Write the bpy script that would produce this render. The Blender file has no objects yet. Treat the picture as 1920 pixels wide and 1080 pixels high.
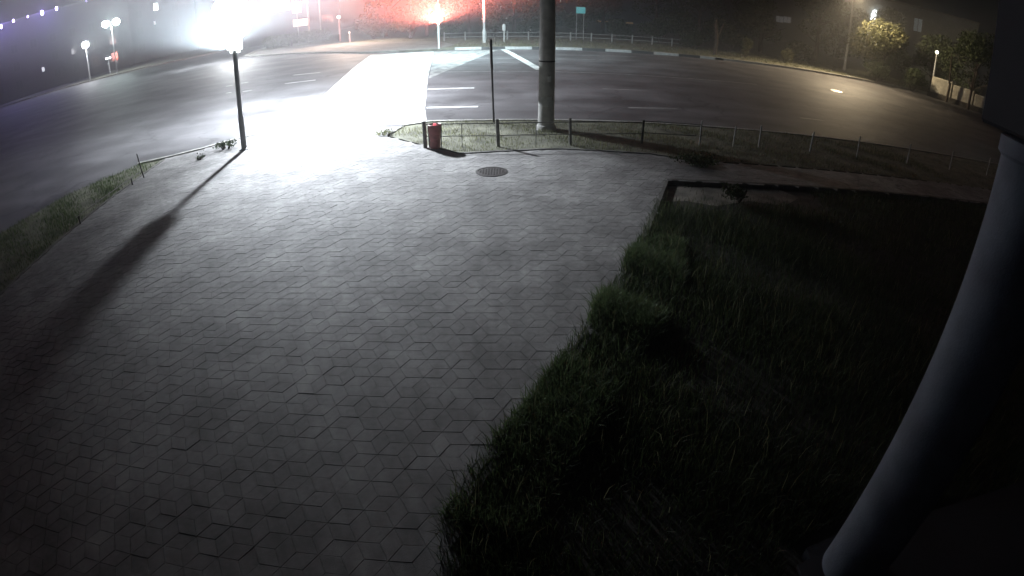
import bpy, bmesh, math, random
import numpy as np
from math import radians, sin, cos, pi, hypot
from mathutils import Vector, Matrix

S = bpy.context.scene
C = S.collection
random.seed(7)
RNG = np.random.default_rng(7)

# ------------------------------------------------------------------ camera (2.8 mm security camera, equidistant wide lens)
CAM_H, PITCH, FPX = 3.75, radians(29.5), 1040.0
cd = bpy.data.cameras.new("camera")
cam = bpy.data.objects.new("camera", cd); C.objects.link(cam)
cam.location = (0, 0, CAM_H)
cam.rotation_euler = (pi / 2 - PITCH, 0, 0)
cd.type = 'PANO'
cd.panorama_type = 'FISHEYE_LENS_POLYNOMIAL'
cd.sensor_fit = 'HORIZONTAL'; cd.sensor_width = 36.0; cd.sensor_height = 20.25
cd.fisheye_fov = radians(170)
cd.fisheye_polynomial_k0 = 0.0
cd.fisheye_polynomial_k1 = -(1920 / 36.0) / FPX
cd.fisheye_polynomial_k2 = 0.0; cd.fisheye_polynomial_k3 = 0.0; cd.fisheye_polynomial_k4 = 0.0
cd.clip_start = 0.05; cd.clip_end = 2000
S.camera = cam

# ------------------------------------------------------------------ night sky, exposure
w = bpy.data.worlds.new("World"); S.world = w; w.use_nodes = True
nt = w.node_tree; nt.nodes.clear()
sky = nt.nodes.new('ShaderNodeTexSky'); sky.sky_type = 'NISHITA'; sky.sun_disc = False
sky.sun_elevation = radians(-4); sky.sun_rotation = radians(200)
bg = nt.nodes.new('ShaderNodeBackground'); bg.inputs[1].default_value = 0.10
ow = nt.nodes.new('ShaderNodeOutputWorld')
tint = nt.nodes.new('ShaderNodeMix'); tint.data_type = 'RGBA'; tint.blend_type = 'MULTIPLY'; tint.inputs['Factor'].default_value = 1; tint.inputs[7].default_value = (.45, .7, 1, 1)
nt.links.new(sky.outputs[0], tint.inputs[6]); nt.links.new(tint.outputs[2], bg.inputs[0]); nt.links.new(bg.outputs[0], ow.inputs[0])
S.view_settings.view_transform = 'Standard'; S.view_settings.look = 'None'
S.view_settings.exposure = 0.0; S.view_settings.gamma = 1.0
S.cycles.max_bounces = 4; S.cycles.diffuse_bounces = 2; S.cycles.glossy_bounces = 2
S.cycles.volume_bounces = 0; S.cycles.transparent_max_bounces = 6
S.cycles.sample_clamp_indirect = 0.4
S.cycles.use_denoising = True
S.cycles.use_adaptive_sampling = False

HAZE = 0.0045


def lamp(name, loc, power, color, radius=0.15, spot=None, aim=None, blend=1.0):
    l = bpy.data.lights.new(name, 'SPOT' if spot else 'POINT')
    l.energy = power; l.color = color; l.shadow_soft_size = radius
    o = bpy.data.objects.new(name, l); C.objects.link(o); o.location = loc
    if spot:
        l.spot_size = radians(spot); l.spot_blend = blend
        d = Vector(aim) - Vector(loc)
        o.rotation_euler = d.to_track_quat('-Z', 'Y').to_euler()
    return o


# ------------------------------------------------------------------ survey helper: bearing + distance from the camera mount
def ray(px, py):
    dx, dy = px - 960.0, 540.0 - py
    r = hypot(dx, dy); th = r / FPX
    v = (sin(th) * dx / r, cos(th), sin(th) * dy / r)
    cp, sp = cos(PITCH), sin(PITCH)
    return Vector((v[0], v[1] * cp + v[2] * sp, -v[1] * sp + v[2] * cp))


def G(px, py, h=0.0):
    v = ray(px, py); t = -(CAM_H - h) / v.z
    return (v.x * t, v.y * t)


def AT(px, py, dist):
    v = ray(px, py); t = dist / hypot(v.x, v.y)
    return Vector((v.x * t, v.y * t, CAM_H + v.z * t))


# ------------------------------------------------------------------ materials
def mat(name, col, rough=0.7, metal=0.0, var=0.0, scale=8.0, bump=0.0, bscale=40.0, spec=0.5, col2=None, detail=6.0):
    m = bpy.data.materials.new(name); m.use_nodes = True
    n = m.node_tree; b = n.nodes['Principled BSDF']
    b.inputs['Roughness'].default_value = rough; b.inputs['Metallic'].default_value = metal
    b.inputs['Specular IOR Level'].default_value = spec
    b.inputs['Base Color'].default_value = (*col, 1)
    tc = n.nodes.new('ShaderNodeTexCoord')
    if var or col2:
        no = n.nodes.new('ShaderNodeTexNoise'); no.inputs['Scale'].default_value = scale; no.inputs['Detail'].default_value = detail
        n.links.new(tc.outputs['Object'], no.inputs['Vector'])
        rp = n.nodes.new('ShaderNodeValToRGB')
        a = col2 if col2 else tuple(c * (1 - var) for c in col)
        z = col if col2 else tuple(min(1, c * (1 + var)) for c in col)
        rp.color_ramp.elements[0].position = 0.35; rp.color_ramp.elements[1].position = 0.65
        rp.color_ramp.elements[0].color = (*a, 1); rp.color_ramp.elements[1].color = (*z, 1)
        n.links.new(no.outputs[0], rp.inputs[0]); n.links.new(rp.outputs[0], b.inputs['Base Color'])
    if bump:
        nb = n.nodes.new('ShaderNodeTexNoise'); nb.inputs['Scale'].default_value = bscale; nb.inputs['Detail'].default_value = 4
        n.links.new(tc.outputs['Object'], nb.inputs['Vector'])
        bp = n.nodes.new('ShaderNodeBump'); bp.inputs['Strength'].default_value = bump; bp.inputs['Distance'].default_value = 0.02
        n.links.new(nb.outputs[0], bp.inputs['Height']); n.links.new(bp.outputs[0], b.inputs['Normal'])
    return m


def glow(name, col, strength, sample=False):
    m = bpy.data.materials.new(name); m.use_nodes = True
    n = m.node_tree; b = n.nodes['Principled BSDF']
    b.inputs['Base Color'].default_value = (*[min(1, c) for c in col], 1)
    b.inputs['Emission Color'].default_value = (*col, 1); b.inputs['Emission Strength'].default_value = strength
    m.cycles.emission_sampling = 'AUTO' if sample else 'NONE'
    return m


def island_var(m, lo, hi):
    """each separate piece of the mesh (a paver, a leaf) gets its own brightness"""
    n = m.node_tree; b = n.nodes['Principled BSDF']
    ge = n.nodes.new('ShaderNodeNewGeometry'); mr = n.nodes.new('ShaderNodeMapRange')
    mr.inputs['To Min'].default_value = lo; mr.inputs['To Max'].default_value = hi
    n.links.new(ge.outputs['Random Per Island'], mr.inputs['Value'])
    mx = n.nodes.new('ShaderNodeMix'); mx.data_type = 'RGBA'; mx.blend_type = 'MULTIPLY'; mx.inputs['Factor'].default_value = 1
    src = b.inputs['Base Color']
    if src.is_linked:
        n.links.new(src.links[0].from_socket, mx.inputs[6])
    else:
        mx.inputs[6].default_value = src.default_value
    n.links.new(mr.outputs[0], mx.inputs[7]); n.links.new(mx.outputs[2], b.inputs['Base Color'])
    return m


def thin_leaf(m, f=0.45):
    """light passes through leaves and blades"""
    n = m.node_tree; b = n.nodes['Principled BSDF']; o = n.nodes['Material Output']
    tr = n.nodes.new('ShaderNodeBsdfTranslucent'); mx = n.nodes.new('ShaderNodeMixShader'); mx.inputs[0].default_value = f
    src = b.inputs['Base Color']
    if src.is_linked: n.links.new(src.links[0].from_socket, tr.inputs[0])
    n.links.new(b.outputs[0], mx.inputs[1]); n.links.new(tr.outputs[0], mx.inputs[2]); n.links.new(mx.outputs[0], o.inputs['Surface'])
    return m


M = {}
M['asphalt'] = mat('asphalt', (0.10, 0.097, 0.10), 0.62, var=0.35, scale=0.35, bump=0.5, bscale=60, spec=0.35)
def weather_asphalt(m):
    n = m.node_tree; b = n.nodes['Principled BSDF']; tc = n.nodes['Texture Coordinate']; src = b.inputs['Base Color'].links[0].from_socket
    mp = n.nodes.new('ShaderNodeMapping'); mp.inputs['Scale'].default_value = (0.02, 0.75, 1); n.links.new(tc.outputs['Object'], mp.inputs['Vector'])
    no = n.nodes.new('ShaderNodeTexNoise'); no.inputs['Scale'].default_value = 1.0; no.inputs['Detail'].default_value = 5; n.links.new(mp.outputs[0], no.inputs['Vector'])
    mr = n.nodes.new('ShaderNodeMapRange'); mr.inputs['From Min'].default_value = .35; mr.inputs['From Max'].default_value = .65; mr.inputs['To Min'].default_value = .78; mr.inputs['To Max'].default_value = 1.2
    n.links.new(no.outputs[0], mr.inputs['Value'])
    vo = n.nodes.new('ShaderNodeTexVoronoi'); vo.feature = 'DISTANCE_TO_EDGE'; vo.inputs['Scale'].default_value = .22
    nd = n.nodes.new('ShaderNodeTexNoise'); nd.inputs['Scale'].default_value = .8; nd.inputs['Detail'].default_value = 6; n.links.new(tc.outputs['Object'], nd.inputs['Vector'])
    va = n.nodes.new('ShaderNodeVectorMath'); va.operation = 'MULTIPLY_ADD'; va.inputs[1].default_value = (2.5, 2.5, 0); n.links.new(nd.outputs['Color'], va.inputs[0]); n.links.new(tc.outputs['Object'], va.inputs[2]); n.links.new(va.outputs[0], vo.inputs['Vector'])
    cr = n.nodes.new('ShaderNodeMapRange'); cr.inputs['From Max'].default_value = .012; cr.inputs['To Min'].default_value = .45; n.links.new(vo.outputs['Distance'], cr.inputs['Value'])
    mm = n.nodes.new('ShaderNodeMath'); mm.operation = 'MULTIPLY'; n.links.new(mr.outputs[0], mm.inputs[0]); n.links.new(cr.outputs[0], mm.inputs[1])
    mx = n.nodes.new('ShaderNodeMix'); mx.data_type = 'RGBA'; mx.blend_type = 'MULTIPLY'; mx.inputs['Factor'].default_value = 1
    n.links.new(src, mx.inputs[6]); n.links.new(mm.outputs[0], mx.inputs[7]); n.links.new(mx.outputs[2], b.inputs['Base Color'])


weather_asphalt(M['asphalt'])
M['ground'] = mat('ground', (0.05, 0.055, 0.03), 0.95, var=0.4, scale=0.6)
M['soil'] = mat('soil', (0.04, 0.037, 0.03), 0.95, var=0.45, scale=3, bump=0.8, bscale=9)
M['bare_soil'] = mat('bare_soil', (0.17, 0.155, 0.13), 0.95, var=0.4, scale=2.5, bump=0.8, bscale=9)
M['turf'] = mat('turf', (0.13, 0.13, 0.095), 0.95, var=0.4, scale=2, bump=0.9, bscale=14)
M['paver'] = island_var(mat('paver', (0.27, 0.262, 0.255), 0.75, var=0.16, scale=1.1, bump=0.35, bscale=120, spec=0.35), 0.90, 1.08)
def stain(m, scale, lo, hi):
    n = m.node_tree; b = n.nodes['Principled BSDF']; src = b.inputs['Base Color'].links[0].from_socket
    no = n.nodes.new('ShaderNodeTexNoise'); no.inputs['Scale'].default_value = scale; no.inputs['Detail'].default_value = 8; no.inputs['Roughness'].default_value = .65
    n.links.new(n.nodes['Texture Coordinate'].outputs['Object'], no.inputs['Vector'])
    mr = n.nodes.new('ShaderNodeMapRange'); mr.inputs['From Min'].default_value = .38; mr.inputs['From Max'].default_value = .62; mr.inputs['To Min'].default_value = lo; mr.inputs['To Max'].default_value = hi
    n.links.new(no.outputs[0], mr.inputs['Value'])
    mx = n.nodes.new('ShaderNodeMix'); mx.data_type = 'RGBA'; mx.blend_type = 'MULTIPLY'; mx.inputs['Factor'].default_value = 1
    n.links.new(src, mx.inputs[6]); n.links.new(mr.outputs[0], mx.inputs[7]); n.links.new(mx.outputs[2], b.inputs['Base Color'])


stain(M['paver'], .55, .84, 1.1); stain(M['paver'], 2.3, .84, 1.06); stain(M['paver'], 9, .84, 1.1)
M['joint'] = mat('joint', (0.21, 0.203, 0.19), 0.95, var=0.3, scale=5)
M['far_pave'] = mat('far_pave', (0.21, 0.20, 0.19), 0.85, var=0.2, scale=0.8)
M['kerb'] = mat('kerb', (0.33, 0.32, 0.30), 0.8, var=0.2, scale=3)
M['edging'] = mat('edging', (0.13, 0.125, 0.115), 0.85, var=0.3, scale=3)
M['kerb_white'] = mat('kerb_white', (0.55, 0.55, 0.54), 0.7, var=0.15, scale=4)
M['kerb_black'] = mat('kerb_black', (0.07, 0.07, 0.07), 0.8, var=0.25, scale=4)
M['road_paint'] = mat('road_paint', (0.66, 0.66, 0.64), 0.6, var=0.25, scale=1.6)
M['worn_paint_and_glare'] = mat('worn_paint_and_glare', (0.30, 0.30, 0.29), 0.65, var=0.45, scale=2.2)
M['concrete'] = mat('concrete', (0.58, 0.57, 0.54), 0.85, var=0.22, scale=3.0, bump=0.5, bscale=30)
M['whitewash'] = mat('whitewash', (0.62, 0.62, 0.60), 0.85, var=0.25, scale=5)
M['plaster'] = mat('plaster', (0.15, 0.175, 0.215), 0.85, var=0.22, scale=2.5, bump=0.15, bscale=50)
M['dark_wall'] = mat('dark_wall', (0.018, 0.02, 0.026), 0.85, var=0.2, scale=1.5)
M['steel'] = mat('steel', (0.42, 0.43, 0.44), 0.6, metal=0.2, var=0.15, scale=6)
M['dark_steel'] = mat('dark_steel', (0.05, 0.045, 0.045), 0.6, metal=0.3, var=0.3, scale=9)
M['fence_paint'] = mat('fence_paint', (0.17, 0.165, 0.15), 0.7, var=0.35, scale=12)
M['far_fence'] = mat('far_fence', (0.42, 0.43, 0.42), 0.7, var=0.25, scale=9)
M['white_paint'] = mat('white_paint', (0.75, 0.75, 0.74), 0.55, var=0.1, scale=6)
M['red_plastic'] = mat('red_plastic', (0.36, 0.12, 0.115), 0.45, var=0.25, scale=8)
M['iron'] = mat('iron', (0.06, 0.058, 0.056), 0.55, metal=0.6, var=0.3, scale=14, bump=0.4, bscale=60)
M['shiny_iron'] = mat('shiny_iron', (0.6, 0.58, 0.54), 0.38, metal=0.9, var=0.2, scale=10)
M['lens_dark'] = mat('lens_dark', (0.03, 0.03, 0.03), 0.3)
M['black_plastic'] = mat('black_plastic', (0.03, 0.03, 0.032), 0.5, var=0.2, scale=9)
M['teal'] = mat('teal', (0.10, 0.42, 0.46), 0.5, var=0.12, scale=5)
M['bark'] = mat('bark', (0.07, 0.055, 0.042), 0.95, var=0.4, scale=7, bump=1, bscale=18)
M['leaf'] = island_var(mat('leaf', (0.075, 0.095, 0.04), 0.7, col2=(0.05, 0.07, 0.03), scale=0.7), 0.5, 1.4)
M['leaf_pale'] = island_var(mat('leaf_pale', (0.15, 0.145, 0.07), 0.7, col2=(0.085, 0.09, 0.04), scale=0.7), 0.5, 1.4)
M['weed'] = island_var(mat('weed', (0.12, 0.165, 0.075), 0.7, col2=(0.08, 0.12, 0.05), scale=0.9), 0.5, 1.5)
M['blade'] = island_var(mat('blade', (0.055, 0.075, 0.03), 0.7, col2=(0.03, 0.045, 0.018), scale=0.9), 0.5, 1.5)
M['dry_blade'] = island_var(mat('dry_blade', (0.21, 0.21, 0.12), 0.75, col2=(0.13, 0.14, 0.07), scale=1.2), 0.5, 1.5)
for k in ('leaf', 'leaf_pale', 'blade', 'weed', 'dry_blade'): thin_leaf(M[k])
M['pale_stone'] = mat('pale_stone', (0.38, 0.36, 0.30), 0.9, var=0.25, scale=2)
M['house'] = mat('house', (0.20, 0.22, 0.22), 0.9, var=0.15, scale=0.8)
M['house_dark'] = mat('house_dark', (0.035, 0.035, 0.042), 0.9, var=0.2, scale=0.5)
M['glass'] = mat('glass', (0.02, 0.022, 0.025), 0.12)
M['frame'] = mat('frame', (0.06, 0.062, 0.065), 0.6)
M['tin'] = mat('tin', (0.12, 0.115, 0.11), 0.6, metal=0.4, var=0.2, scale=2)


# ------------------------------------------------------------------ mesh helpers
def add_box(bm, c, s, rz=0.0):
    m = Matrix.Translation(Vector(c)) @ Matrix.Rotation(rz, 4, 'Z') @ Matrix.Diagonal((*s, 1))
    return bmesh.ops.create_cube(bm, size=1.0, matrix=m)['verts']


def add_cyl(bm, p0, p1, r0, r1=None, seg=16, caps=True):
    p0, p1 = Vector(p0), Vector(p1); r1 = r0 if r1 is None else r1
    d = p1 - p0; q = d.to_track_quat('Z', 'Y').to_matrix().to_4x4()
    bmesh.ops.create_cone(bm, cap_ends=caps, segments=seg, radius1=r0, radius2=r1, depth=d.length,
                          matrix=Matrix.Translation((p0 + p1) / 2) @ q)


def add_ball(bm, c, r, sub=2, sc=(1, 1, 1)):
    bmesh.ops.create_icosphere(bm, subdivisions=sub, radius=r, matrix=Matrix.Translation(Vector(c)) @ Matrix.Diagonal((*sc, 1)))


def add_lathe(bm, prof, seg=24, c=(0, 0, 0)):
    rings = []
    for r, z in prof:
        rings.append([bm.verts.new((c[0] + r * cos(2 * pi * k / seg), c[1] + r * sin(2 * pi * k / seg), c[2] + z)) for k in range(seg)])
    for a, b in zip(rings, rings[1:]):
        for k in range(seg):
            bm.faces.new((a[k], a[(k + 1) % seg], b[(k + 1) % seg], b[k]))
    if prof[0][0] > 1e-4: bm.faces.new(rings[0][::-1])
    if prof[-1][0] > 1e-4: bm.faces.new(rings[-1])


def add_poly(bm, pts, z0, z1):
    """prism between two heights over a ground outline"""
    a = [bm.verts.new((x, y, z0)) for x, y in pts]; b = [bm.verts.new((x, y, z1)) for x, y in pts]
    bm.faces.new(b); n = len(pts)
    for k in range(n): bm.faces.new((a[k], a[(k + 1) % n], b[(k + 1) % n], b[k]))


def add_strip(bm, pts, wd, z0, z1):
    """kerb or line of the given width along a polyline"""
    P = [Vector((x, y, 0)) for x, y in pts]
    L, R = [], []
    for i, p in enumerate(P):
        d = (P[min(i + 1, len(P) - 1)] - P[max(i - 1, 0)]).normalized(); n = Vector((-d.y, d.x, 0)) * wd / 2
        L.append(p + n); R.append(p - n)
    for i in range(len(P) - 1):
        q = [L[i], R[i], R[i + 1], L[i + 1]]
        add_poly(bm, [(v.x, v.y) for v in q], z0, z1)


def flat(bm, pts, z):
    bm.faces.new([bm.verts.new((x, y, z)) for x, y in pts])


def obj(name, bm, m, parent=None, smooth=False, bevel=0.0):
    if bevel:
        bmesh.ops.bevel(bm, geom=bm.edges[:], offset=bevel, segments=1, affect='EDGES', profile=0.5)
    bmesh.ops.recalc_face_normals(bm, faces=bm.faces[:])
    me = bpy.data.meshes.new(name); bm.to_mesh(me); bm.free()
    me.materials.append(M[m] if isinstance(m, str) else m)
    if smooth:
        for p in me.polygons: p.use_smooth = True
        try: me.set_sharp_from_angle(angle=radians(40))
        except Exception: pass
    o = bpy.data.objects.new(name, me); C.objects.link(o)
    if parent is not None: o.parent = parent
    return o


def raw(name, verts, faces, m, parent=None):
    me = bpy.data.meshes.new(name); me.from_pydata(verts, [], faces); me.update()
    me.materials.append(M[m] if isinstance(m, str) else m)
    o = bpy.data.objects.new(name, me); C.objects.link(o)
    if parent is not None: o.parent = parent
    return o


def tag(o, label=None, cat=None, group=None, kind=None):
    if label: o['label'] = label
    if cat: o['category'] = cat
    if group: o['group'] = group
    if kind: o['kind'] = kind
    return o


def thing(name, label, cat, loc=(0, 0, 0), rz=0.0, group=None):
    o = bpy.data.objects.new(name, None); C.objects.link(o)
    o.location = loc; o.rotation_euler = (0, 0, rz); o.empty_display_size = 0.2
    return tag(o, label, cat, group)


def dup(root, loc, rz=0.0, label=None, group=None, scale=1.0):
    r = root.copy(); C.objects.link(r); r.location = loc; r.rotation_euler = (0, 0, rz); r.scale = (scale,) * 3
    if label: r['label'] = label
    if group: r['group'] = group
    for ch in list(root.children):
        c = ch.copy(); C.objects.link(c); c.parent = r
        for g in list(ch.children):
            d = g.copy(); C.objects.link(d); d.parent = c
    return r


def struct(name, bm, m, smooth=False):
    return tag(obj(name, bm, m, smooth=smooth), kind='structure')


def NB(): return bmesh.new()


RZ = -0.12                                                # road level; the pavements lie at 0

# ------------------------------------------------------------------ setting: ground, roads, pavements
bm = NB(); flat(bm, [(-210, -60), (210, -60), (210, 250), (-210, 250)], -0.20); struct('ground', bm, 'ground')
bm = NB(); flat(bm, [(-180, -40), (150, -40), (150, 120), (-180, 120)], RZ); struct('road', bm, 'asphalt')

# the paved forecourt: one sheet of joint sand with rhombic setts laid on it
PAVE = [(-10.9, 14.9), (-10.4, 10.7), (-9.7, 6.2), (-9.4, -1.0), (-0.35, -1.0), (-0.45, 1.6), (-0.5, 2.6), (-0.28, 3.35), (0.2, 4.2), (0.8, 5.35),
        (1.48, 6.63), (2.22, 8.47), (3.41, 11.5), (22, 11.9), (22, 13.3), (4.5, 13.15), (3.6, 13.6), (1.2, 13.85), (-1.3, 13.4), (-2.45, 14.4), (-3.7, 15.6),
        (-3.4, 16.75), (-8.6, 16.95), (-9.3, 16.2), (-9.9, 15.6)]
bm = NB(); add_poly(bm, PAVE, -0.19, -0.005); struct('paving_bed', bm, 'joint')


def inside(poly):
    P = np.array(poly)

    def f(x, y):
        x0, y0 = P[:, 0], P[:, 1]; x1, y1 = np.roll(x0, -1), np.roll(y0, -1)
        c = ((y0 > y) != (y1 > y)) & (x < (x1 - x0) * (y - y0) / np.where(y1 == y0, 1e-9, y1 - y0) + x0)
        return bool(c.sum() % 2)
    return f


def pavers():
    side = 0.192; inP = inside(PAVE); V, F = [], []
    h = side * math.sqrt(3)
    dirs = [Vector((cos(a), sin(a))) * side for a in (0, 2 * pi / 3, 4 * pi / 3)]
    gap = 0.0016
    for ix in range(-42, 80):
        for iy in range(-6, 56):
            c = Vector((ix * 1.5 * side, iy * h + (ix % 2) * h / 2))
            for k in range(3):
                a, b = dirs[k], dirs[(k + 1) % 3]
                q = [c, c + a, c + a + b, c + b]
                m = c + (a + b) / 2
                if not inP(m.x, m.y): continue
                if m.x > 9 and RNG.random() < 0.15: continue
                # setts settle a little and tilt
                tz = RNG.normal(0, 0.0012); tx, ty = RNG.normal(0, 0.006, 2)
                ring0, ring1, ring2 = [], [], []
                for p in q:
                    d = p - m; L = d.length
                    for ring, s_, z_ in ((ring0, 1 - gap / L * 1.0, -0.02), (ring1, 1 - gap / L, -0.0018), (ring2, 1 - (gap + 0.005) / L, 0.0)):
                        pp = m + d * s_; e = pp - m
                        ring.append((pp.x, pp.y, z_ + tz + e.x * tx + e.y * ty))
                n0 = len(V); V.extend(ring0 + ring1 + ring2)
                for r in (0, 4):
                    for j in range(4):
                        F.append((n0 + r + j, n0 + r + (j + 1) % 4, n0 + r + 4 + (j + 1) % 4, n0 + r + 4 + j))
                F.append((n0 + 8, n0 + 9, n0 + 10, n0 + 11))
    o = raw('paving', V, F, 'paver'); tag(o, kind='structure')


pavers()

# the near verge with the low fence, the planting bed, the left verge
VERGE = [(-3.55, 15.55), (-2.4, 14.45), (-1.25, 13.5), (1.2, 13.95), (3.6, 13.7), (4.6, 13.25), (40, 13.4), (40, 17.35), (10, 17.35), (4, 17.35), (-2.6, 17.25), (-3.3, 16.8)]
bm = NB(); add_poly(bm, VERGE, -0.19, -0.002); struct('verge', bm, 'turf')
BED = [(3.48, 11.45), (2.3, 8.45), (1.55, 6.6), (0.86, 5.3), (0.25, 4.1), (-0.22, 3.3), (-0.44, 2.6), (-0.39, 1.6), (-0.29, -0.4), (22, -0.4), (22, 11.8)]
bm = NB(); add_poly(bm, BED, -0.19, -0.10); struct('planting_bed', bm, 'soil')
bm = NB(); flat(bm, [(3.30, 11.35), (2.9, 10.3), (3.6, 10.45), (4.2, 10.2), (5.1, 10.6), (5.9, 10.4), (6.6, 11.0), (6.3, 11.5), (4.6, 11.42)], -0.094); struct('bare_soil', bm, 'bare_soil')
LEFTV = [(-10.98, 14.8), (-10.5, 10.7), (-9.8, 6.2), (-9.5, -1), (-13.4, -1), (-13.6, 9), (-12.9, 12.4), (-11.7, 14.6)]
bm = NB(); add_poly(bm, LEFTV, -0.19, -0.004); struct('side_verge', bm, 'turf')

# kerbs of the near side
bm = NB()
add_strip(bm, [(-3.4, 16.95), (-2.6, 17.4), (4, 17.5), (10, 17.5), (40, 17.5)], 0.15, -0.19, 0.02)
add_strip(bm, [(-12.0, 14.75), (-10.9, 15.2), (-9.9, 15.85), (-9.3, 16.5), (-8.6, 17.05)], 0.15, -0.19, 0.012)
struct('kerb', bm, 'kerb')
bm = NB()
add_strip(bm, [(3.45, 11.5), (2.26, 8.45), (1.8, 7.3)], 0.07, -0.19, 0.004)
add_strip(bm, [(1.8, 7.3), (1.52, 6.6), (0.83, 5.3), (0.22, 4.1), (-0.25, 3.3), (-0.47, 2.6), (-0.42, 1.6), (-0.32, -0.4)], 0.07, -0.19, -0.016)
add_strip(bm, [(3.46, 11.57), (22, 11.96)], 0.08, -0.19, 0.006)
add_strip(bm, [(-1.3, 13.45), (1.2, 13.9), (3.6, 13.65), (4.55, 13.2)], 0.07, -0.19, 0.022)
add_strip(bm, [(-10.95, 14.85), (-10.45, 10.7), (-9.75, 6.2), (-9.45, -1)], 0.07, -0.19, 0.006)
struct('edging', bm, 'edging')

# far side of the avenue and the far corner of the junction
FAR = [(150, 45.9), (43.5, 45.9), (-9, 45.9), (-12.5, 47.2), (-16.3, 50.6), (-21, 54), (-26.5, 57.2), (-30.5, 61), (-32.5, 68), (-33.5, 119), (150, 119)]
bm = NB(); add_poly(bm, FAR[::-1], -0.19, 0.0); struct('far_verge', bm, 'turf')
FARP = [(-6.2, 46.15), (-9, 46.15), (-12.4, 47.5), (-16.1, 50.9), (-20.8, 54.3), (-26.2, 57.5), (-30.1, 61.2), (-31.2, 66), (-24, 66), (-15, 60), (-7, 55), (-5, 50)]
bm = NB(); add_poly(bm, FARP[::-1], -0.15, 0.012); struct('far_pavement', bm, 'far_pave')
FARL = [(-179, 62), (-84, 67.4), (-62, 73.5), (-49, 77.5), (-44.5, 82), (-43.5, 119), (-179, 119)]
bm = NB(); add_poly(bm, FARL[::-1], -0.19, 0.0); struct('corner_verge', bm, 'turf')
bm = NB(); add_strip(bm, FARL[:6], 0.30, -0.19, 0.06)
add_strip(bm, [(-9.3, 45.8), (-12.6, 47.05), (-16.4, 50.45), (-21.1, 53.85), (-26.6, 57.05), (-30.6, 60.9), (-32.6, 68), (-33.6, 119)], 0.25, -0.19, 0.05)
add_strip(bm, [(17.0, 45.78), (43.4, 45.78)], 0.24, -0.19, 0.07)
struct('far_kerb', bm, 'kerb')
bw, bk = NB(), NB()
x = -4.6; k = 0
while x < 17:
    L = 2.15 if k % 2 == 0 else 1.9
    add_box(bw if k % 2 == 0 else bk, (x + L / 2, 45.78, -0.04), (L - 0.02, 0.24, 0.26), 0)
    x += L; k += 1
struct('white_kerb', bw, 'kerb_white'); struct('black_kerb', bk, 'kerb_black')

# road markings, plus a pale wedge for overlit asphalt
z = RZ + 0.004
CROSS = [(-9.1, 17.6), (-8.55, 24.0), (-10.3, 35.6), (-11.4, 45.0), (-6.2, 45.0), (-4.3, 28.5), (-3.2, 20.2), (-2.75, 17.7)]
bm = NB(); flat(bm, CROSS, z); struct('crossing', bm, 'road_paint')
bm = NB()


def dash(px0, py0, px1, py1, wd=0.14, zz=z):
    a, b = G(px0, py0, RZ), G(px1, py1, RZ)
    dx, dy = b[0] - a[0], b[1] - a[1]; L = hypot(dx, dy); nx, ny = -dy / L * wd / 2, dx / L * wd / 2
    flat(bm, [(a[0] + nx, a[1] + ny), (a[0] - nx, a[1] - ny), (b[0] - nx, b[1] - ny), (b[0] + nx, b[1] + ny)], zz)


for q in [(800, 202, 896, 200), (803, 167, 889, 165), (534, 157, 592, 150), (550, 141, 600, 136)]:
    dash(*q, wd=0.22)
for q in [(424, 162, 436, 160), (424, 175, 434, 173), (452, 156, 466, 154), (455, 172, 472, 169)]:
    dash(*q, wd=0.18)
dash(944, 92.5, 1013, 131, wd=0.5, zz=z + 0.004)
struct('road_marking', bm, 'road_paint')
bm = NB()
dash(812, 136, 1040, 134.5, 0.16); dash(1041, 134.6, 1250, 144.5, 0.16); dash(1251, 144.6, 1420, 158.5, 0.16)
for q in [(1130, 166.5, 1215, 170), (1178, 202, 1270, 204), (1500, 221, 1545, 226), (1040, 103, 1200, 107), (1040, 110.5, 1190, 114), (880, 110, 1000, 109.5)]:
    dash(*q, wd=0.13)
flat(bm, [(-6.15, 45.0), (-1.1, 45.0), (-1.6, 42.6), (-4.25, 28.6)], z)  # pale wedge painted for the blown-out asphalt beside the crossing, not a marking
struct('worn_marking_and_glare', bm, 'worn_paint_and_glare')

# ------------------------------------------------------------------ manhole covers
def manhole(name, label, loc, m, r=0.31):
    t = thing(name, label, 'manhole', loc)
    bm = NB(); add_lathe(bm, [(r * 1.18, -0.03), (r * 1.18, 0.006), (r * 1.03, 0.008), (r * 1.02, -0.01)], 36); obj('rim', bm, m, t)
    bm = NB(); add_lathe(bm, [(r, -0.02), (r, 0.004), (r * 0.93, 0.006), (0.0005, 0.006)], 36)
    for i in range(-4, 5):
        for j in range(-4, 5):
            if hypot(i, j) < 4.3: add_box(bm, (i * r * 0.2, j * r * 0.2, 0.008), (r * 0.1, r * 0.1, 0.006))
    obj('lid', bm, m, t)
    return t


g = G(922, 322)
manhole('manhole_cover', 'round dark iron manhole cover set in the grey paving', (g[0], g[1], 0.002), 'iron')
g = G(1568, 171, RZ)
mh = manhole('manhole_cover', 'shiny manhole cover glinting under the warm lamp on the road', (g[0], g[1], RZ + 0.02), 'shiny_iron', 0.36); mh.rotation_euler = (radians(2.5), 0, 0)

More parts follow.
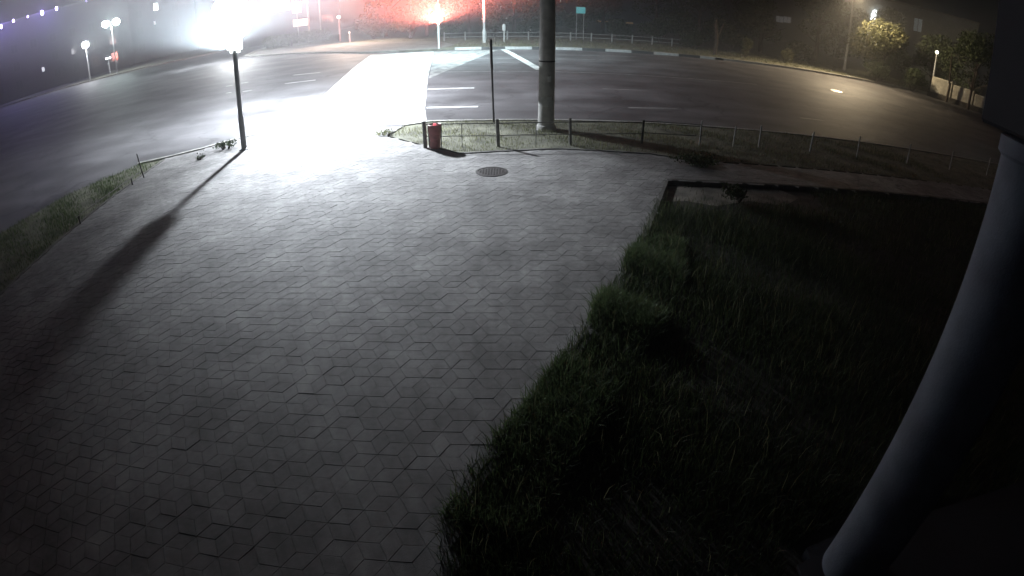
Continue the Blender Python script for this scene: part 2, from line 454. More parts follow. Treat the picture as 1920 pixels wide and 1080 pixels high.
# ------------------------------------------------------------------ big concrete pole with its lantern wires
t = thing('concrete_pole', 'thick round concrete pole rising from the grass behind the low fence', 'pole', (1.0, 16.15, 0))
bm = NB(); add_lathe(bm, [(0.245, -0.1), (0.235, 1.2), (0.215, 4.2), (0.17, 10.0), (0.0005, 10.02)], 32); obj('shaft', bm, 'concrete', t, True)
bm = NB(); add_lathe(bm, [(0.31, -0.05), (0.30, 0.08), (0.27, 0.14), (0.242, 0.15)], 32); obj('foot', bm, 'concrete', t, True)
bm = NB(); add_lathe(bm, [(0.239, 0.15), (0.2385, 1.0), (0.2345, 1.02)], 32); obj('whitewash_band', bm, 'whitewash', t, True)
bm = NB(); add_box(bm, (0.06, -0.235, 1.55), (0.09, 0.05, 0.16)); obj('label_plate', bm, 'white_paint', t, bevel=0.006)
for zc, rr in ((2.05, .234), (8.1, .188)):
    bm = NB(); add_lathe(bm, [(rr, zc - 0.02), (rr + .006, zc), (rr, zc + 0.02)], 32); obj('strap', bm, 'dark_steel', t, True)

# ------------------------------------------------------------------ thin leaning sign post (plate seen edge on)
t = thing('sign_post', 'thin dark sign post left of the concrete pole with its plate edge on', 'sign post', (-0.56, 17.0, 0))
t.rotation_euler = (0, radians(-1.6), radians(4))
bm = NB(); add_cyl(bm, (0, 0, -0.1), (0, 0, 2.62), 0.032, 0.032, 14); obj('post', bm, 'dark_steel', t, True)
bm = NB(); add_box(bm, (0.0, 0.03, 2.16), (0.07, 0.62, 0.92)); obj('sign_plate', bm, 'dark_steel', t, bevel=0.01)

# ------------------------------------------------------------------ steel pole on the left with a sign box, glow added for lens glare
t = thing('steel_pole', 'tall grey steel pole at the left kerb carrying a sign box that glows in place of lens glare', 'pole', (-8.03, 15.08, 0))
t.rotation_euler = (0, radians(2.2), 0)
bm = NB(); add_lathe(bm, [(0.085, -0.1), (0.085, 1.0), (0.07, 1.05), (0.07, 4.2), (0.0005, 4.21)], 20); obj('shaft', bm, 'steel', t, True)
bm = NB(); add_lathe(bm, [(0.16, -0.02), (0.16, 0.03), (0.09, 0.04)], 20); obj('flange', bm, 'steel', t, True)
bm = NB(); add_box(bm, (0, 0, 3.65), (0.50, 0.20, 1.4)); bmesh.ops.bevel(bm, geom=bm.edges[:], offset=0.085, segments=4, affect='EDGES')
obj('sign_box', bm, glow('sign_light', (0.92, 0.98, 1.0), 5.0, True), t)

# ------------------------------------------------------------------ red litter bin
t = thing('litter_bin', 'small red brown litter bin with a glowing glint at the rim beside the fence end post', 'bin', (-2.0, 14.05, 0))
bm = NB(); add_lathe(bm, [(0.125, 0.0), (0.135, 0.04), (0.165, 0.56), (0.165, 0.6), (0.15, 0.6), (0.14, 0.12), (0.0005, 0.1)], 28); obj('body', bm, 'red_plastic', t, True)
bm = NB(); add_lathe(bm, [(0.160, 0.60), (0.178, 0.605), (0.178, 0.635), (0.160, 0.645), (0.148, 0.635), (0.148, 0.605)], 28); obj('rim', bm, 'red_plastic', t, True)
bm = NB(); add_cyl(bm, (0.01, -0.005, 0.60), (0.01, -0.005, 0.66), 0.05, 0.035, 16); obj('rim_glint', bm, glow('red_glint', (1.0, 0.16, 0.2), 1.2), t)  # small glowing cone standing in for the red glint on the rim
bm = NB(); add_cyl(bm, (-0.155, 0.03, 0), (-0.175, 0.03, 0.62), 0.014, 0.014, 10); add_cyl(bm, (0.155, 0.03, 0), (0.175, 0.03, 0.62), 0.014, 0.014, 10); obj('stand', bm, 'dark_steel', t)

# ------------------------------------------------------------------ low fence on the near verge
t = thing('low_fence', 'low post and rail fence along the grass beside the concrete pole', 'fence')
FP = [(-2.27, 14.1, 0.72, .055), (-0.35, 14.1, 0.74, .05), (1.55, 14.31, 0.74, .04), (3.58, 14.75, 0.66, .035), (5.32, 14.85, 0.72, .026), (6.4, 14.95, .62, .022), (7.29, 15.05, 0.68, .026),
      (9.12, 15.1, 0.66, .026), (10.9, 15.0, 0.72, .024), (13.2, 15.1, .7, .026), (15.4, 15.1, .7, .026), (17.6, 15.1, .7, .026)]
for i, (x, y, h, r) in enumerate(FP):
    bm = NB(); lean = RNG.normal(0, 0.02)
    add_cyl(bm, (x, y, -0.1), (x + lean, y, h), r, r * 0.92, 12); obj('post', bm, 'concrete' if r < 0.03 else 'fence_paint', t, True)
for zr, rr in ((0.63, 0.014), (0.30, 0.012)):
    bm = NB()
    for a, b in zip(FP[:4], FP[1:5]): add_cyl(bm, (a[0], a[1], zr), (b[0], b[1], zr - (0.03 if b[0] > 3 else 0)), rr, rr, 8)
    obj('rail', bm, 'fence_paint', t, True)
for x in (-1.3, 0.62):
    bm = NB(); add_cyl(bm, (x, 14.11, -0.05), (x, 14.11, 0.64), 0.011, 0.011, 8); obj('stay', bm, 'fence_paint', t)

# left verge: bent stake and low rail
t = thing('verge_stake', 'thin bent metal stake standing in the grass strip on the left', 'stake', (-10.5, 13.0, 0))
bm = NB(); add_cyl(bm, (0.05, 0, -0.1), (0.0, 0, 0.28), 0.02, 0.02, 10); add_cyl(bm, (0.0, 0, 0.27), (-0.06, 0.02, 0.72), 0.02, 0.016, 10); obj('rod', bm, 'dark_steel', t, True)
t = thing('verge_rail', 'low thin rail along the edge of the left grass strip', 'rail')
bm = NB(); add_cyl(bm, (-10.5, 12.98, 0.2), (-10.2, 9.6, 0.2), 0.013, 0.013, 8); obj('rail', bm, 'fence_paint', t)
for x, y in ((-10.46, 12.4), (-10.2, 9.7)):
    bm = NB(); add_cyl(bm, (x, y, -0.1), (x, y, 0.21), 0.018, 0.018, 8); obj('leg', bm, 'dark_steel', t)

# ------------------------------------------------------------------ foliage and grass
def blades(name, poly, n, hmin, hmax, m, z0=0.0, wd=0.012, dens=None, lean=0.45):
    inP = inside(poly); P = np.array(poly); lo, hi = P.min(0), P.max(0)
    V, F = [], []; cnt = 0; tries = 0
    while cnt < n and tries < n * 12:
        tries += 1
        x, y = RNG.uniform(lo, hi)
        if not inP(x, y): continue
        d = 1.0 if dens is None else dens(x, y)
        if RNG.random() > d: continue
        h = RNG.uniform(hmin, hmax) * (0.45 + 0.55 * d); a = RNG.uniform(0, 2 * pi); l = RNG.uniform(0.05, lean) * h; b = RNG.uniform(0, 2 * pi)
        wx, wy = cos(a) * wd / 2, sin(a) * wd / 2; lx, ly = cos(b) * l, sin(b) * l
        k = len(V)
        V += [(x - wx, y - wy, z0 - 0.02), (x + wx, y + wy, z0 - 0.02), (x + lx * .35 + wx * .8, y + ly * .35 + wy * .8, z0 + h * .6), (x + lx * .35 - wx * .8, y + ly * .35 - wy * .8, z0 + h * .6),
              (x + lx, y + ly, z0 + h)]
        F += [(k, k + 1, k + 2, k + 3), (k + 3, k + 2, k + 4)]; cnt += 1
    o = raw(name, V, F, m)
    return tag(o, kind='stuff')


def clump_noise(seed, fx):
    r = np.random.default_rng(seed); ph = r.uniform(0, 6.28, (6,)); fr = r.uniform(0.5, 1.6, (6, 2)) * fx
    return lambda x, y: float(np.clip(0.5 + 0.28 * sum(sin(fr[i, 0] * x + fr[i, 1] * y + ph[i]) for i in range(6)) / 1.6, 0, 1))


cn = clump_noise(3, 1.7)


def bed_dens(x, y):
    d = 0.4 + 0.6 * cn(x, y)
    if x > 6: d *= 0.5
    e = x - float(np.interp(y, [2.8, 5.3, 6.6, 8.45, 11.5], [-.5, .8, 1.5, 2.2, 3.4]))
    if e < .7 and y < 9: d = 1.0
    if y > 9.6 and x < 7.0: d *= max(0.03, 1 - (y - 9.6) / 1.0)
    return d


BEDG = [(3.3, 11.3), (2.2, 8.45), (1.42, 6.75), (0.72, 5.4), (0.1, 4.2), (-0.38, 3.4), (-0.6, 2.8), (-0.5, 1.4), (-0.3, 0.2), (2.1, 0.4), (2.2, 2.3), (3.2, 2.6), (7.5, 2.0), (15, 2.0), (15, 11.6)]
tag(blades('weeds', BEDG, 95000, 0.05, 0.26, 'blade', -0.07, 0.009, bed_dens, 0.9), 'unkempt green grass and weeds filling the dark planting bed', 'grass')
EDGEG = [(2.1, 8.3), (1.42, 6.75), (0.72, 5.4), (0.1, 4.2), (-0.38, 3.4), (-0.6, 2.8), (0.1, 2.6), (1.0, 4.2), (2.4, 6.6), (2.9, 8.2)]
cn4 = clump_noise(23, 3.0)
tag(blades('edge_weeds', EDGEG, 20000, 0.08, 0.33, 'weed', -0.04, 0.012, lambda x, y: max(.05, cn4(x, y) * 1.4 - .4), 0.9), 'lush clumps of weeds leaning over the paving edge of the bed', 'grass')
tag(blades('tall_weeds', BEDG, 2600, 0.15, 0.38, 'dry_blade', 0, 0.006, bed_dens, 0.7), 'taller dry stalks among the weeds of the planting bed', 'grass')
cn2 = clump_noise(5, 2.2)
tag(blades('grass', VERGE, 22000, 0.03, 0.13, 'dry_blade', 0, 0.012, lambda x, y: (0.15 + 0.85 * cn2(x, y)) * (1 if x < 14 else 0.3)), 'short patchy grass on the verge around the low fence', 'grass')
tag(blades('grass', LEFTV, 16000, 0.03, 0.15, 'weed', 0, 0.012, lambda x, y: (0.25 + 0.75 * cn2(x, y))), 'rough grass on the strip along the left edge', 'grass')
cn3 = clump_noise(9, 0.8)
tag(blades('grass', [(-5, 46.3), (44, 46.3), (44, 57), (-5, 57)], 9000, 0.06, 0.3, 'dry_blade', 0, 0.03, lambda x, y: 0.3 + 0.7 * cn3(x, y)), 'dry grass on the verge across the avenue', 'grass')


def leaves_mesh(name, blobs, n, size, m, parent=None, seed=1):
    r = np.random.default_rng(seed)
    wts = np.array([b[3] * b[4] * b[5] for b in blobs]); wts = wts / wts.sum()
    V, F = [], []
    for i in r.choice(len(blobs), n, p=wts):
        cx, cy, cz, rx, ry, rz_ = blobs[i]
        d = r.normal(size=3); d /= np.linalg.norm(d); q = r.uniform(0.35, 1.0) ** 0.5 * r.uniform(0.85, 1.12)
        c = np.array([cx + d[0] * rx * q, cy + d[1] * ry * q, cz + d[2] * rz_ * q])
        if c[2] < 0.03: c[2] = r.uniform(0.03, 0.25)
        a = r.normal(size=3); a /= np.linalg.norm(a); b = np.cross(a, r.normal(size=3)); b /= np.linalg.norm(b)
        s = size * r.uniform(0.6, 1.4); k = len(V)
        V += [tuple(c - a * s * .5), tuple(c + b * s * .28), tuple(c + a * s * .5), tuple(c - b * s * .28)]; F.append((k, k + 1, k + 2, k + 3))
    return raw(name, V, F, m, parent)


def make_tree(label, seed, height, crown_r, crown_low, leafm, loc, n=3800, size=0.34, name='tree', group=None):
    r = np.random.default_rng(seed)
    t = thing(name, label, 'tree', loc, r.uniform(0, 6), group)
    bm = NB(); top = crown_low + (height - crown_low) * 0.55
    prev = Vector((0, 0, -0.1)); rad = 0.16 + height * 0.012
    for k in range(1, 5):
        p = Vector((r.normal(0, .08), r.normal(0, .08), top * k / 4)); add_cyl(bm, prev, p, rad, rad * 0.82, 10, True); prev = p; rad *= 0.82
    for k in range(6):
        z0 = crown_low * 0.85 + (top - crown_low) * r.uniform(0, .8); a = r.uniform(0, 6.28); L = crown_r * r.uniform(.5, .85)
        add_cyl(bm, (0, 0, z0), (cos(a) * L, sin(a) * L, z0 + L * r.uniform(.3, .9)), 0.07, 0.025, 7, True)
    obj('trunk', bm, 'bark', t, True)
    bl = []
    for k in range(13):
        a = r.uniform(0, 6.28); q = crown_r * r.uniform(.1, .75); zz = r.uniform(crown_low + .6, height - .8); s = crown_r * r.uniform(.28, .52)
        bl.append((cos(a) * q, sin(a) * q, zz, s, s, s * .75))
    leaves_mesh('crown', bl, n, size, leafm, t, seed)
    return t


def make_shrub(label, seed, wd, ht, leafm, loc, n=1500, size=0.2, name='shrub', cat='shrub', group=None):
    r = np.random.default_rng(seed)
    t = thing(name, label, cat, loc, 0, group)
    bm = NB()
    for k in range(6):
        a = r.uniform(0, 6.28); q = wd * .3
        add_cyl(bm, (cos(a) * .08, sin(a) * .08, -.05), (cos(a) * q, sin(a) * q, ht * r.uniform(.5, .85)), 0.035, 0.012, 6)
    obj('stem', bm, 'bark', t)
    bl = []
    for k in range(9):
        a = r.uniform(0, 6.28); q = wd * .5 * r.uniform(0, .75); s = wd * r.uniform(.16, .3)
        bl.append((cos(a) * q, sin(a) * q, ht * r.uniform(.25, .8), s, s, ht * .24))
    leaves_mesh('foliage', bl, n, size, leafm, t, seed)
    return t


# trees and shrubs of the park across the avenue
def where(px): return AT(px, 60, 10)


def polar(px, dist):
    v = ray(px, 60); L = hypot(v.x, v.y); return (v.x / L * dist, v.y / L * dist, 0.0)


TG = 'trees of the dark park across the avenue'
tA = make_tree('dark park tree with hanging crown behind the red traffic light', 11, 7.5, 3.6, 1.4, 'leaf', polar(800, 66), group=TG)
tB = make_tree('dark park tree right of the white street light column', 12, 8.5, 4.0, 1.2, 'leaf', polar(965, 67), group=TG)
tC = make_tree('dark park tree behind the thick concrete pole', 13, 7.0, 3.4, 1.0, 'leaf', polar(1040, 70), group=TG)
for px, d, src, lab, s in ((880, 70, tB, 'dark park tree between the red traffic light and the white column', 1.05),
                        (725, 72, tC, 'park tree at the left end of the park behind the lit corner', 1.0),
                        (1130, 72, tA, 'dark park tree behind the teal sign', 1.05),
                        (1230, 68, tB, 'dark park tree past the right end of the far fence', 1.1),
                        (1310, 64, tC, 'dark park tree left of the small dry shrub', 1.1),
                        (1430, 68, tA, 'dark park tree between the two small dry shrubs', 1.15),
                        (1535, 70, tB, 'dark park tree left of the slanting street light pole', 1.15),
                        (1650, 78, tC, 'dark tree behind the bushy lamp lit tree', 1.2),
                        (1760, 66, tA, 'dark tree around the small globe lamp', 1.0),
                        (1840, 62, tB, 'dark tree at the right end above the pale wall', 0.9)):
    dup(src, polar(px, d), random.uniform(0, 6), lab, TG, s)
SG = 'shrubs behind the far fence'
sA = make_shrub('dense dark shrub behind the far fence below the red light', 21, 4.2, 2.7, 'leaf', polar(845, 61), 2200, 0.24, group=SG)
sB = make_shrub('dense dark shrub behind the far fence beside the white column', 22, 4.6, 3.0, 'leaf', polar(925, 62), 2200, 0.24, group=SG)
for px, d, src, lab, s in ((1000, 63, sA, 'dark shrub behind the far fence left of the concrete pole', 1.1), (1075, 64, sB, 'dark shrub behind the legs of the teal sign', .9), (1160, 63, sA, 'dark shrub behind the far fence right of the teal sign', 1.0),
                        (1240, 61, sB, 'dark shrub behind the right end of the far fence', 1.0), (1300, 58, sA, 'dark shrub close to the bare dark trunk on its left', .85), (1370, 60, sB, 'dark shrub between the bare trunk and the small dry shrub', .9),
                        (1500, 63, sA, 'dark shrub left of the slanting street light pole', .95), (770, 64, sB, 'shrub behind the lit pavement left of the red light', 1.0), (700, 68, sA, 'shrub at the back of the lit corner pavement', 1.0)):
    dup(src, polar(px, d), random.uniform(0, 6), lab, SG, s)
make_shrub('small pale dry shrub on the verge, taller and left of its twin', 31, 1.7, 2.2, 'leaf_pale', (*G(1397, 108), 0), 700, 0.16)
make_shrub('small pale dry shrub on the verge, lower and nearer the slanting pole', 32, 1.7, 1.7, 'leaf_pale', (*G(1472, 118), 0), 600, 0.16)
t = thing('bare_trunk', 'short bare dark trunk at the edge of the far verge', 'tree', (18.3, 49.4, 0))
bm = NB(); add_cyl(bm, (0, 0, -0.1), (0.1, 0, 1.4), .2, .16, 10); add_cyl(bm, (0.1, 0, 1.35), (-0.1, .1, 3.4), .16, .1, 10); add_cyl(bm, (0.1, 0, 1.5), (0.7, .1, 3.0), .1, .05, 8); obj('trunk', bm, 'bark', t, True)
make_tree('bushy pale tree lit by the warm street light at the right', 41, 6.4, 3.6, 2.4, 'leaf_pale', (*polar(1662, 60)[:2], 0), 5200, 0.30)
make_shrub('dark low shrub under the bushy lit tree', 33, 4.0, 2.2, 'leaf', polar(1655, 58), 1500, 0.2)
make_shrub('dark low shrub by the kerb right of the bushy lit tree', 34, 3.8, 2.2, 'leaf', polar(1725, 58), 1500, 0.2)
# hedge at the lit corner
t = thing('hedge', 'long dark clipped hedge on the far left corner below the lit shop', 'hedge', (0, 0, 0))
a, b = polar(500, 74), polar(612, 76); bl = []
for k in range(16):
    f = k / 15; bl.append((a[0] + (b[0] - a[0]) * f, a[1] + (b[1] - a[1]) * f, 0.9, 0.75, 0.75, 0.85))
leaves_mesh('foliage', bl, 4200, 0.22, 'leaf', t, 55)
for q in bl[::2]:
    bm = NB(); add_cyl(bm, (q[0], q[1], -0.05), (q[0], q[1], 1.0), .05, .03, 6); obj('stem', bm, 'bark', t)
# small tufts by the left pole
make_shrub('low tuft of weeds at the kerb left of the steel pole', 61, 0.75, 0.28, 'blade', (*G(424, 279), 0), 260, 0.07, name='weed_tuft', cat='plant')
make_shrub('tiny weed patch on the paving below the tuft at the left kerb', 62, 0.4, 0.10, 'blade', (*G(377, 298), 0), 120, 0.05, name='weed_tuft', cat='plant')
make_shrub('low dark weeds at the end of the paving beyond the bed corner', 63, 1.5, 0.2, 'blade', (*G(1318, 308), 0), 700, 0.07, name='weed_tuft', cat='plant')
make_shrub('weeds sprouting at the bed edge near the corner', 64, 0.7, 0.3, 'blade', (*G(1380, 372), 0), 420, 0.06, name='weed_tuft', cat='plant')
make_shrub('stones and weeds at the tip of the verge beside the crossing', 65, 0.6, 0.16, 'dry_blade', (*G(722, 254), 0), 200, 0.06, name='weed_tuft', cat='plant')

# ------------------------------------------------------------------ far side street furniture
t = thing('traffic_light', 'traffic light glowing red on a white post across the crossing', 'traffic light', (-5.95, 46.25, 0))
bm = NB(); add_lathe(bm, [(0.085, -0.1), (0.085, 2.6), (0.07, 4.2), (0.0005, 4.21)], 18); obj('post', bm, 'white_paint', t, True)
hd = None
bm = NB(); add_box(bm, (0, -0.16, 3.35), (0.36, 0.22, 1.0)); hd = obj('head', bm, 'black_plastic', t, bevel=0.03)
for k, zc in enumerate((3.66, 3.35, 3.04)):
    bm = NB(); add_cyl(bm, (0, -0.272, zc), (0, -0.30, zc), 0.14, 0.13, 20)
    obj('lens', bm, glow('red_lens', (1.0, 0.25, 0.12), 60) if k == 0 else 'lens_dark', hd)
    bm = NB(); add_lathe(bm, [(0.13, 0), (0.13, 0.16)], 20); bmesh.ops.rotate(bm, verts=bm.verts[:], cent=(0, 0, 0), matrix=Matrix.Rotation(radians(90), 3, 'X')); bmesh.ops.translate(bm, verts=bm.verts[:], vec=(0, -0.27, zc))
    obj('visor', bm, 'black_plastic', hd)
R0 = AT(820, 42, 45.9)
lamp('red_halo_uplight', tuple(R0), 100000, (1.0, 0.2, 0.15), 0.12, 166, (R0.x - .6, R0.y + 1.2, R0.z + 4), 0.3)  # unseen spot facing up and back, added for the red halo
lamp('red_halo_core_light', (R0.x, R0.y - .1, R0.z + .1), 9000, (1.0, 0.42, 0.22), 0.12, 164, (R0.x - .5, R0.y + .6, R0.z + 4), 0.3)  # second hidden upward spot, added for the orange core of the halo

t = thing('light_column', 'slim white street light column behind the far kerb', 'street lamp', (-2.5, 51.6, 0))
bm = NB(); add_lathe(bm, [(0.15, -0.1), (0.15, 1.2), (0.11, 1.3), (0.08, 9.0), (0.0005, 9.01)], 18); obj('shaft', bm, 'white_paint', t, True)
bm = NB(); add_cyl(bm, (0, 0, 8.95), (0, -2.2, 9.3), 0.05, 0.04, 10); obj('arm', bm, 'white_paint', t)
bm = NB(); add_box(bm, (0, -2.5, 9.3), (0.3, 0.8, 0.12)); obj('lantern', bm, 'steel', t, bevel=0.02)
t = thing('marker_post', 'short white marker post with a rounded head before the far fence', 'post', (-0.72, 52.2, 0))
bm = NB(); add_lathe(bm, [(0.06, -0.1), (0.055, 1.05), (0.0005, 1.06)], 14); obj('shaft', bm, 'white_paint', t)
bm = NB(); add_lathe(bm, [(0.05, 1.02), (0.16, 1.1), (0.16, 1.6), (0.09, 1.72), (0.0005, 1.74)], 16); obj('cap', bm, 'white_paint', t, True)

t = thing('street_sign', 'small teal sign board on two thin legs behind the far fence', 'sign', (6.84, 57.3, 0))
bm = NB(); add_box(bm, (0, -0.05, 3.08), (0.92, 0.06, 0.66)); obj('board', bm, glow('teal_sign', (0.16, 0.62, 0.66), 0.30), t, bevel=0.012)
bm = NB(); add_box(bm, (-0.1, -0.03, 2.5), (0.5, 0.05, 0.5)); obj('lower_board', bm, 'dark_steel', t, bevel=0.012)
for x in (-0.4, 0.32):
    bm = NB(); add_cyl(bm, (x, 0, -0.1), (x, 0, 3.3), 0.04, 0.04, 10); obj('leg', bm, 'far_fence', t)

t = thing('far_fence', 'low pale post and rail fence along the park across the avenue', 'fence')
xs = [-6.6 + 2.05 * k for k in range(13)]
for x in xs:
    bm = NB(); add_cyl(bm, (x, 55.6, -0.1), (x, 55.6, 0.86), 0.07, 0.065, 10); obj('post', bm, 'far_fence', t)
for zr in (0.74, 0.36):
    bm = NB(); add_cyl(bm, (xs[0], 55.6, zr), (xs[-1], 55.6, zr), 0.028, 0.028, 8); obj('rail', bm, 'far_fence', t)

def bent_lamp(name, label, base, lean, h, arm, col='far_fence'):
    t = thing(name, label, 'street lamp', base)
    bm = NB(); add_cyl(bm, (0, 0, -0.1), (lean * 0.3, 0, h * .3), 0.17, 0.14, 14); add_cyl(bm, (lean * 0.3, 0, h * .3 - .01), (lean, 0, h), 0.135, 0.09, 14); obj('shaft', bm, col, t, True)
    bm = NB(); add_cyl(bm, (lean, 0, h), (lean + arm[0], arm[1], h + .4), 0.05, 0.04, 10); obj('arm', bm, col, t)
    bm = NB(); add_box(bm, (lean + arm[0] * 1.1, arm[1] * 1.1, h + .38), (0.35, 0.9, 0.14), math.atan2(-arm[0], arm[1])); obj('lantern', bm, 'steel', t, bevel=.02)
    return t


bent_lamp('street_lamp', 'pale street light pole standing left of the bushy lit tree', (35.0, 53.2, 0), 0.25, 8.0, (-3.9, -6.3))
WARM = (30.8, 46.0, 8.0)
lamp('warm_street_light', WARM, 12500, (1.0, 0.78, 0.50), 0.2, 126, (27.0, 43.5, 0), 1.0)
lamp('warm_side_light', WARM, 13000, (1.0, 0.8, 0.52), 0.2, 92, (38.5, 47.5, 4.0), 1.0)

# pale wall and trunks at the right end
t = thing('low_wall', 'low pale wall behind dark trunks at the right end of the avenue', 'wall', (0, 0, 0))
a, b = Vector((39.6, 43.8, 0)), Vector((43.0, 37.6, 0)); d = (b - a); L = d.length; rz = math.atan2(d.y, d.x)
for k in range(3):
    c = a + d * ((k + .5) / 3); bm = NB(); add_box(bm, (c.x, c.y, 0.95 - .1 * k), (L / 3 - .1, .3, 1.9 - .2 * k), rz); obj('panel', bm, 'pale_stone', t, bevel=.06)
bm = NB(); c = a + d * .5; add_box(bm, (c.x, c.y, .15), (L + .4, .5, .5), rz); obj('plinth', bm, 'soil', t)
for k, (f, lab) in enumerate(((.30, 'dark thin trunk before the pale wall, the left one'), (.63, 'dark thin trunk before the middle of the pale wall'), (.97, 'dark thin trunk at the right end of the pale wall'))):
    p = a + d * f + Vector((-.8, -.5, 0)); t = thing('bare_trunk', lab, 'tree', (p.x, p.y, 0)); r_ = np.random.default_rng(80 + k)
    bm = NB(); add_cyl(bm, (0, 0, -.1), (r_.normal(0, .15), 0, 1.8), .14, .11, 8); add_cyl(bm, (0, 0, 1.7), (r_.normal(0, .4), .1, 4.6), .11, .05, 8); obj('trunk', bm, 'bark', t)

# ------------------------------------------------------------------ lamps that light the crossing, hung on span wires above the frame
def hung_lamp(label, p, anchor):
    t = thing('hanging_lamp', label, 'street lamp', p, 0, 'lamps hung above the crossing')
    bm = NB(); add_lathe(bm, [(0.06, 0.34), (0.1, 0.3), (0.34, 0.12), (0.36, 0.06), (0.34, 0.06), (0.1, 0.2), (0.0005, 0.2)], 24); obj('housing', bm, 'steel', t, True)
    bm = NB(); add_cyl(bm, (0, 0, .34), tuple(Vector(anchor) - Vector(p)), 0.012, 0.012, 6); obj('wire', bm, 'dark_steel', t)
    return t


CL1 = (-8.5, 21.6, 6.7); CL2 = (-5.2, 39.5, 8.6)
hung_lamp('white lamp hung over the near half of the crossing', CL1, (1.0, 16.15, 9.9))
hung_lamp('white lamp hung over the far half of the crossing', CL2, (-2.5, 51.6, 8.9))
lamp('crossing_light', (CL1[0], CL1[1], CL1[2] - 0.05), 30000, (0.85, 0.92, 1.0), 0.2, 170, (-8.6, 23.2, 0), 1.0)
lamp('forecourt_light', (CL1[0], CL1[1], CL1[2] - 0.05), 25500, (0.85, 0.92, 1.0), 0.24, 46, (-4.25, 13.9, 0), 1.0).scale = (1.3, 1, 1)
lamp('crossing_light', (CL2[0], CL2[1], CL2[2] - 0.05), 16500, (0.70, 0.93, 1.0), 0.16, 136, (-2.6, 41.5, 0), 1.0)

# the strong white lamp post beyond the junction
P0 = AT(434, 40, 66)
t = thing('street_lamp', 'white lamp with its lens glare shaped as a glowing ellipsoid on the far left corner of the junction', 'street lamp', (P0.x, P0.y, 0))
bm = NB(); add_lathe(bm, [(0.1, -0.1), (0.08, P0.z - 2.2), (0.0005, P0.z - 2.19)], 16); obj('shaft', bm, 'steel', t)
rzf = math.atan2(P0.y, P0.x) - pi / 2
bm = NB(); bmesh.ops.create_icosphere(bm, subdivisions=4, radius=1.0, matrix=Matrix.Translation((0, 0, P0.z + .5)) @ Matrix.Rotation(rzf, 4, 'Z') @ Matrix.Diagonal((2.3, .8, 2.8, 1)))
obj('lantern', bm, glow('lens_glare', (0.95, 0.98, 1.0), 40), t, True)  # oversized glowing ellipsoid shaped as the lamp's lens glare
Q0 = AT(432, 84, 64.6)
lamp('dazzling_light', (P0.x - .3, P0.y - .8, P0.z - 1.0), 22000, (0.88, 0.95, 1.0), 0.25, 130, (P0.x - 6, P0.y - .5, P0.z - 3.8), 0.7)
lamp('halo_uplight', (Q0.x - .4, Q0.y - 1.0, Q0.z - .3), 95000, (0.74, 0.90, 1.0), 0.2, 172, (Q0.x - .5, Q0.y - 1.1, Q0.z + 4), 0.35)  # hidden upward spot added to make the white halo in the haze


# ------------------------------------------------------------------ far lights and buildings on the left
def far_lamp(label, px, py, dist, col, st, r, power=0, heads=1, name='street_lamp', group=None):
    p = AT(px, py, dist)
    t = thing(name, label, 'street lamp', (p.x, p.y, 0), 0, group)
    bm = NB(); add_lathe(bm, [(0.11, -.1), (0.07, p.z - r * .8), (0.0005, p.z - r * .8 + .01)], 12); obj('shaft', bm, 'steel', t)
    ux = Vector((p.y, -p.x, 0)).normalized()
    for k in range(heads):
        o = ux * (k - (heads - 1) / 2) * r * 2.6
        bm = NB(); add_ball(bm, (o.x, o.y, p.z), r, 2, (1, 1, 0.9)); obj('globe', bm, glow(name + '_globe', col, st), t, True)
    if power: lamp(name + '_light', (p.x - p.x / dist * (r + .15), p.y - p.y / dist * (r + .15), p.z), power, col, 0.2)
    return t


far_lamp('bright white street light left of the junction', 160, 84, 100, (0.95, 0.95, 1.0), 40, 0.66, 3400)
far_lamp('pale green twin street light with two heads on the left', 208, 43, 96, (0.82, 1.0, 0.97), 40, 0.66, 4200, 2)
far_lamp('small twin lamp low above the far kerb on the left', 203, 109, 104, (0.95, 0.97, 1.0), 6, 0.22, 0, 2)
far_lamp('warm globe lamp in the park left of the red light', 635, 32, 70, (1.0, 0.9, 0.75), 12, 0.2)
far_lamp('short glowing bollard lamp on the lit corner pavement', 655, 61, 66, (1.0, 0.9, 0.8), 3, 0.1)
far_lamp('small yellowish globe lamp among the dark trees at the right', 1757, 98, 60, (1.0, 1.0, 0.7), 14, 0.17)


def facing(px, dist):
    p = polar(px, dist); return p, math.atan2(p[1], p[0]) - pi / 2


def building(name, label, px, dist, wd, dp, ht, wallm, wins, cat='building', winw=1.0, winh=1.3):
    """wins: (image bearing, image height, lit colour or None, strength) measured windows on the front"""
    p, rz = facing(px, dist)
    t = thing(name, label, cat, p, rz)
    bm = NB(); add_box(bm, (0, dp / 2, ht / 2 - .1), (wd, dp, ht + .2)); obj('wall', bm, wallm, t)
    bm = NB(); add_box(bm, (0, dp / 2, ht + .12), (wd + .5, dp + .5, .24)); obj('roof', bm, 'tin', t)
    inv = Matrix.Rotation(-rz, 3, 'Z')
    for (wx, wz, ww, wh, col, st) in wins:
        bm = NB()
        for (cx, cz, sx, sz) in ((wx - ww / 2 - .04, wz, .08, wh + .16), (wx + ww / 2 + .04, wz, .08, wh + .16), (wx, wz + wh / 2 + .04, ww, .08), (wx, wz - wh / 2 - .04, ww, .08), (wx, wz, .06, wh)):
            add_box(bm, (cx, -.05, cz), (sx, .12, sz))
        f = obj('window', bm, 'frame', t)
        bm = NB(); add_box(bm, (wx, -.02, wz), (ww, .03, wh)); obj('pane', bm, 'glass' if col is None else glow('lit_pane', col, st), f)
    return t, p, rz


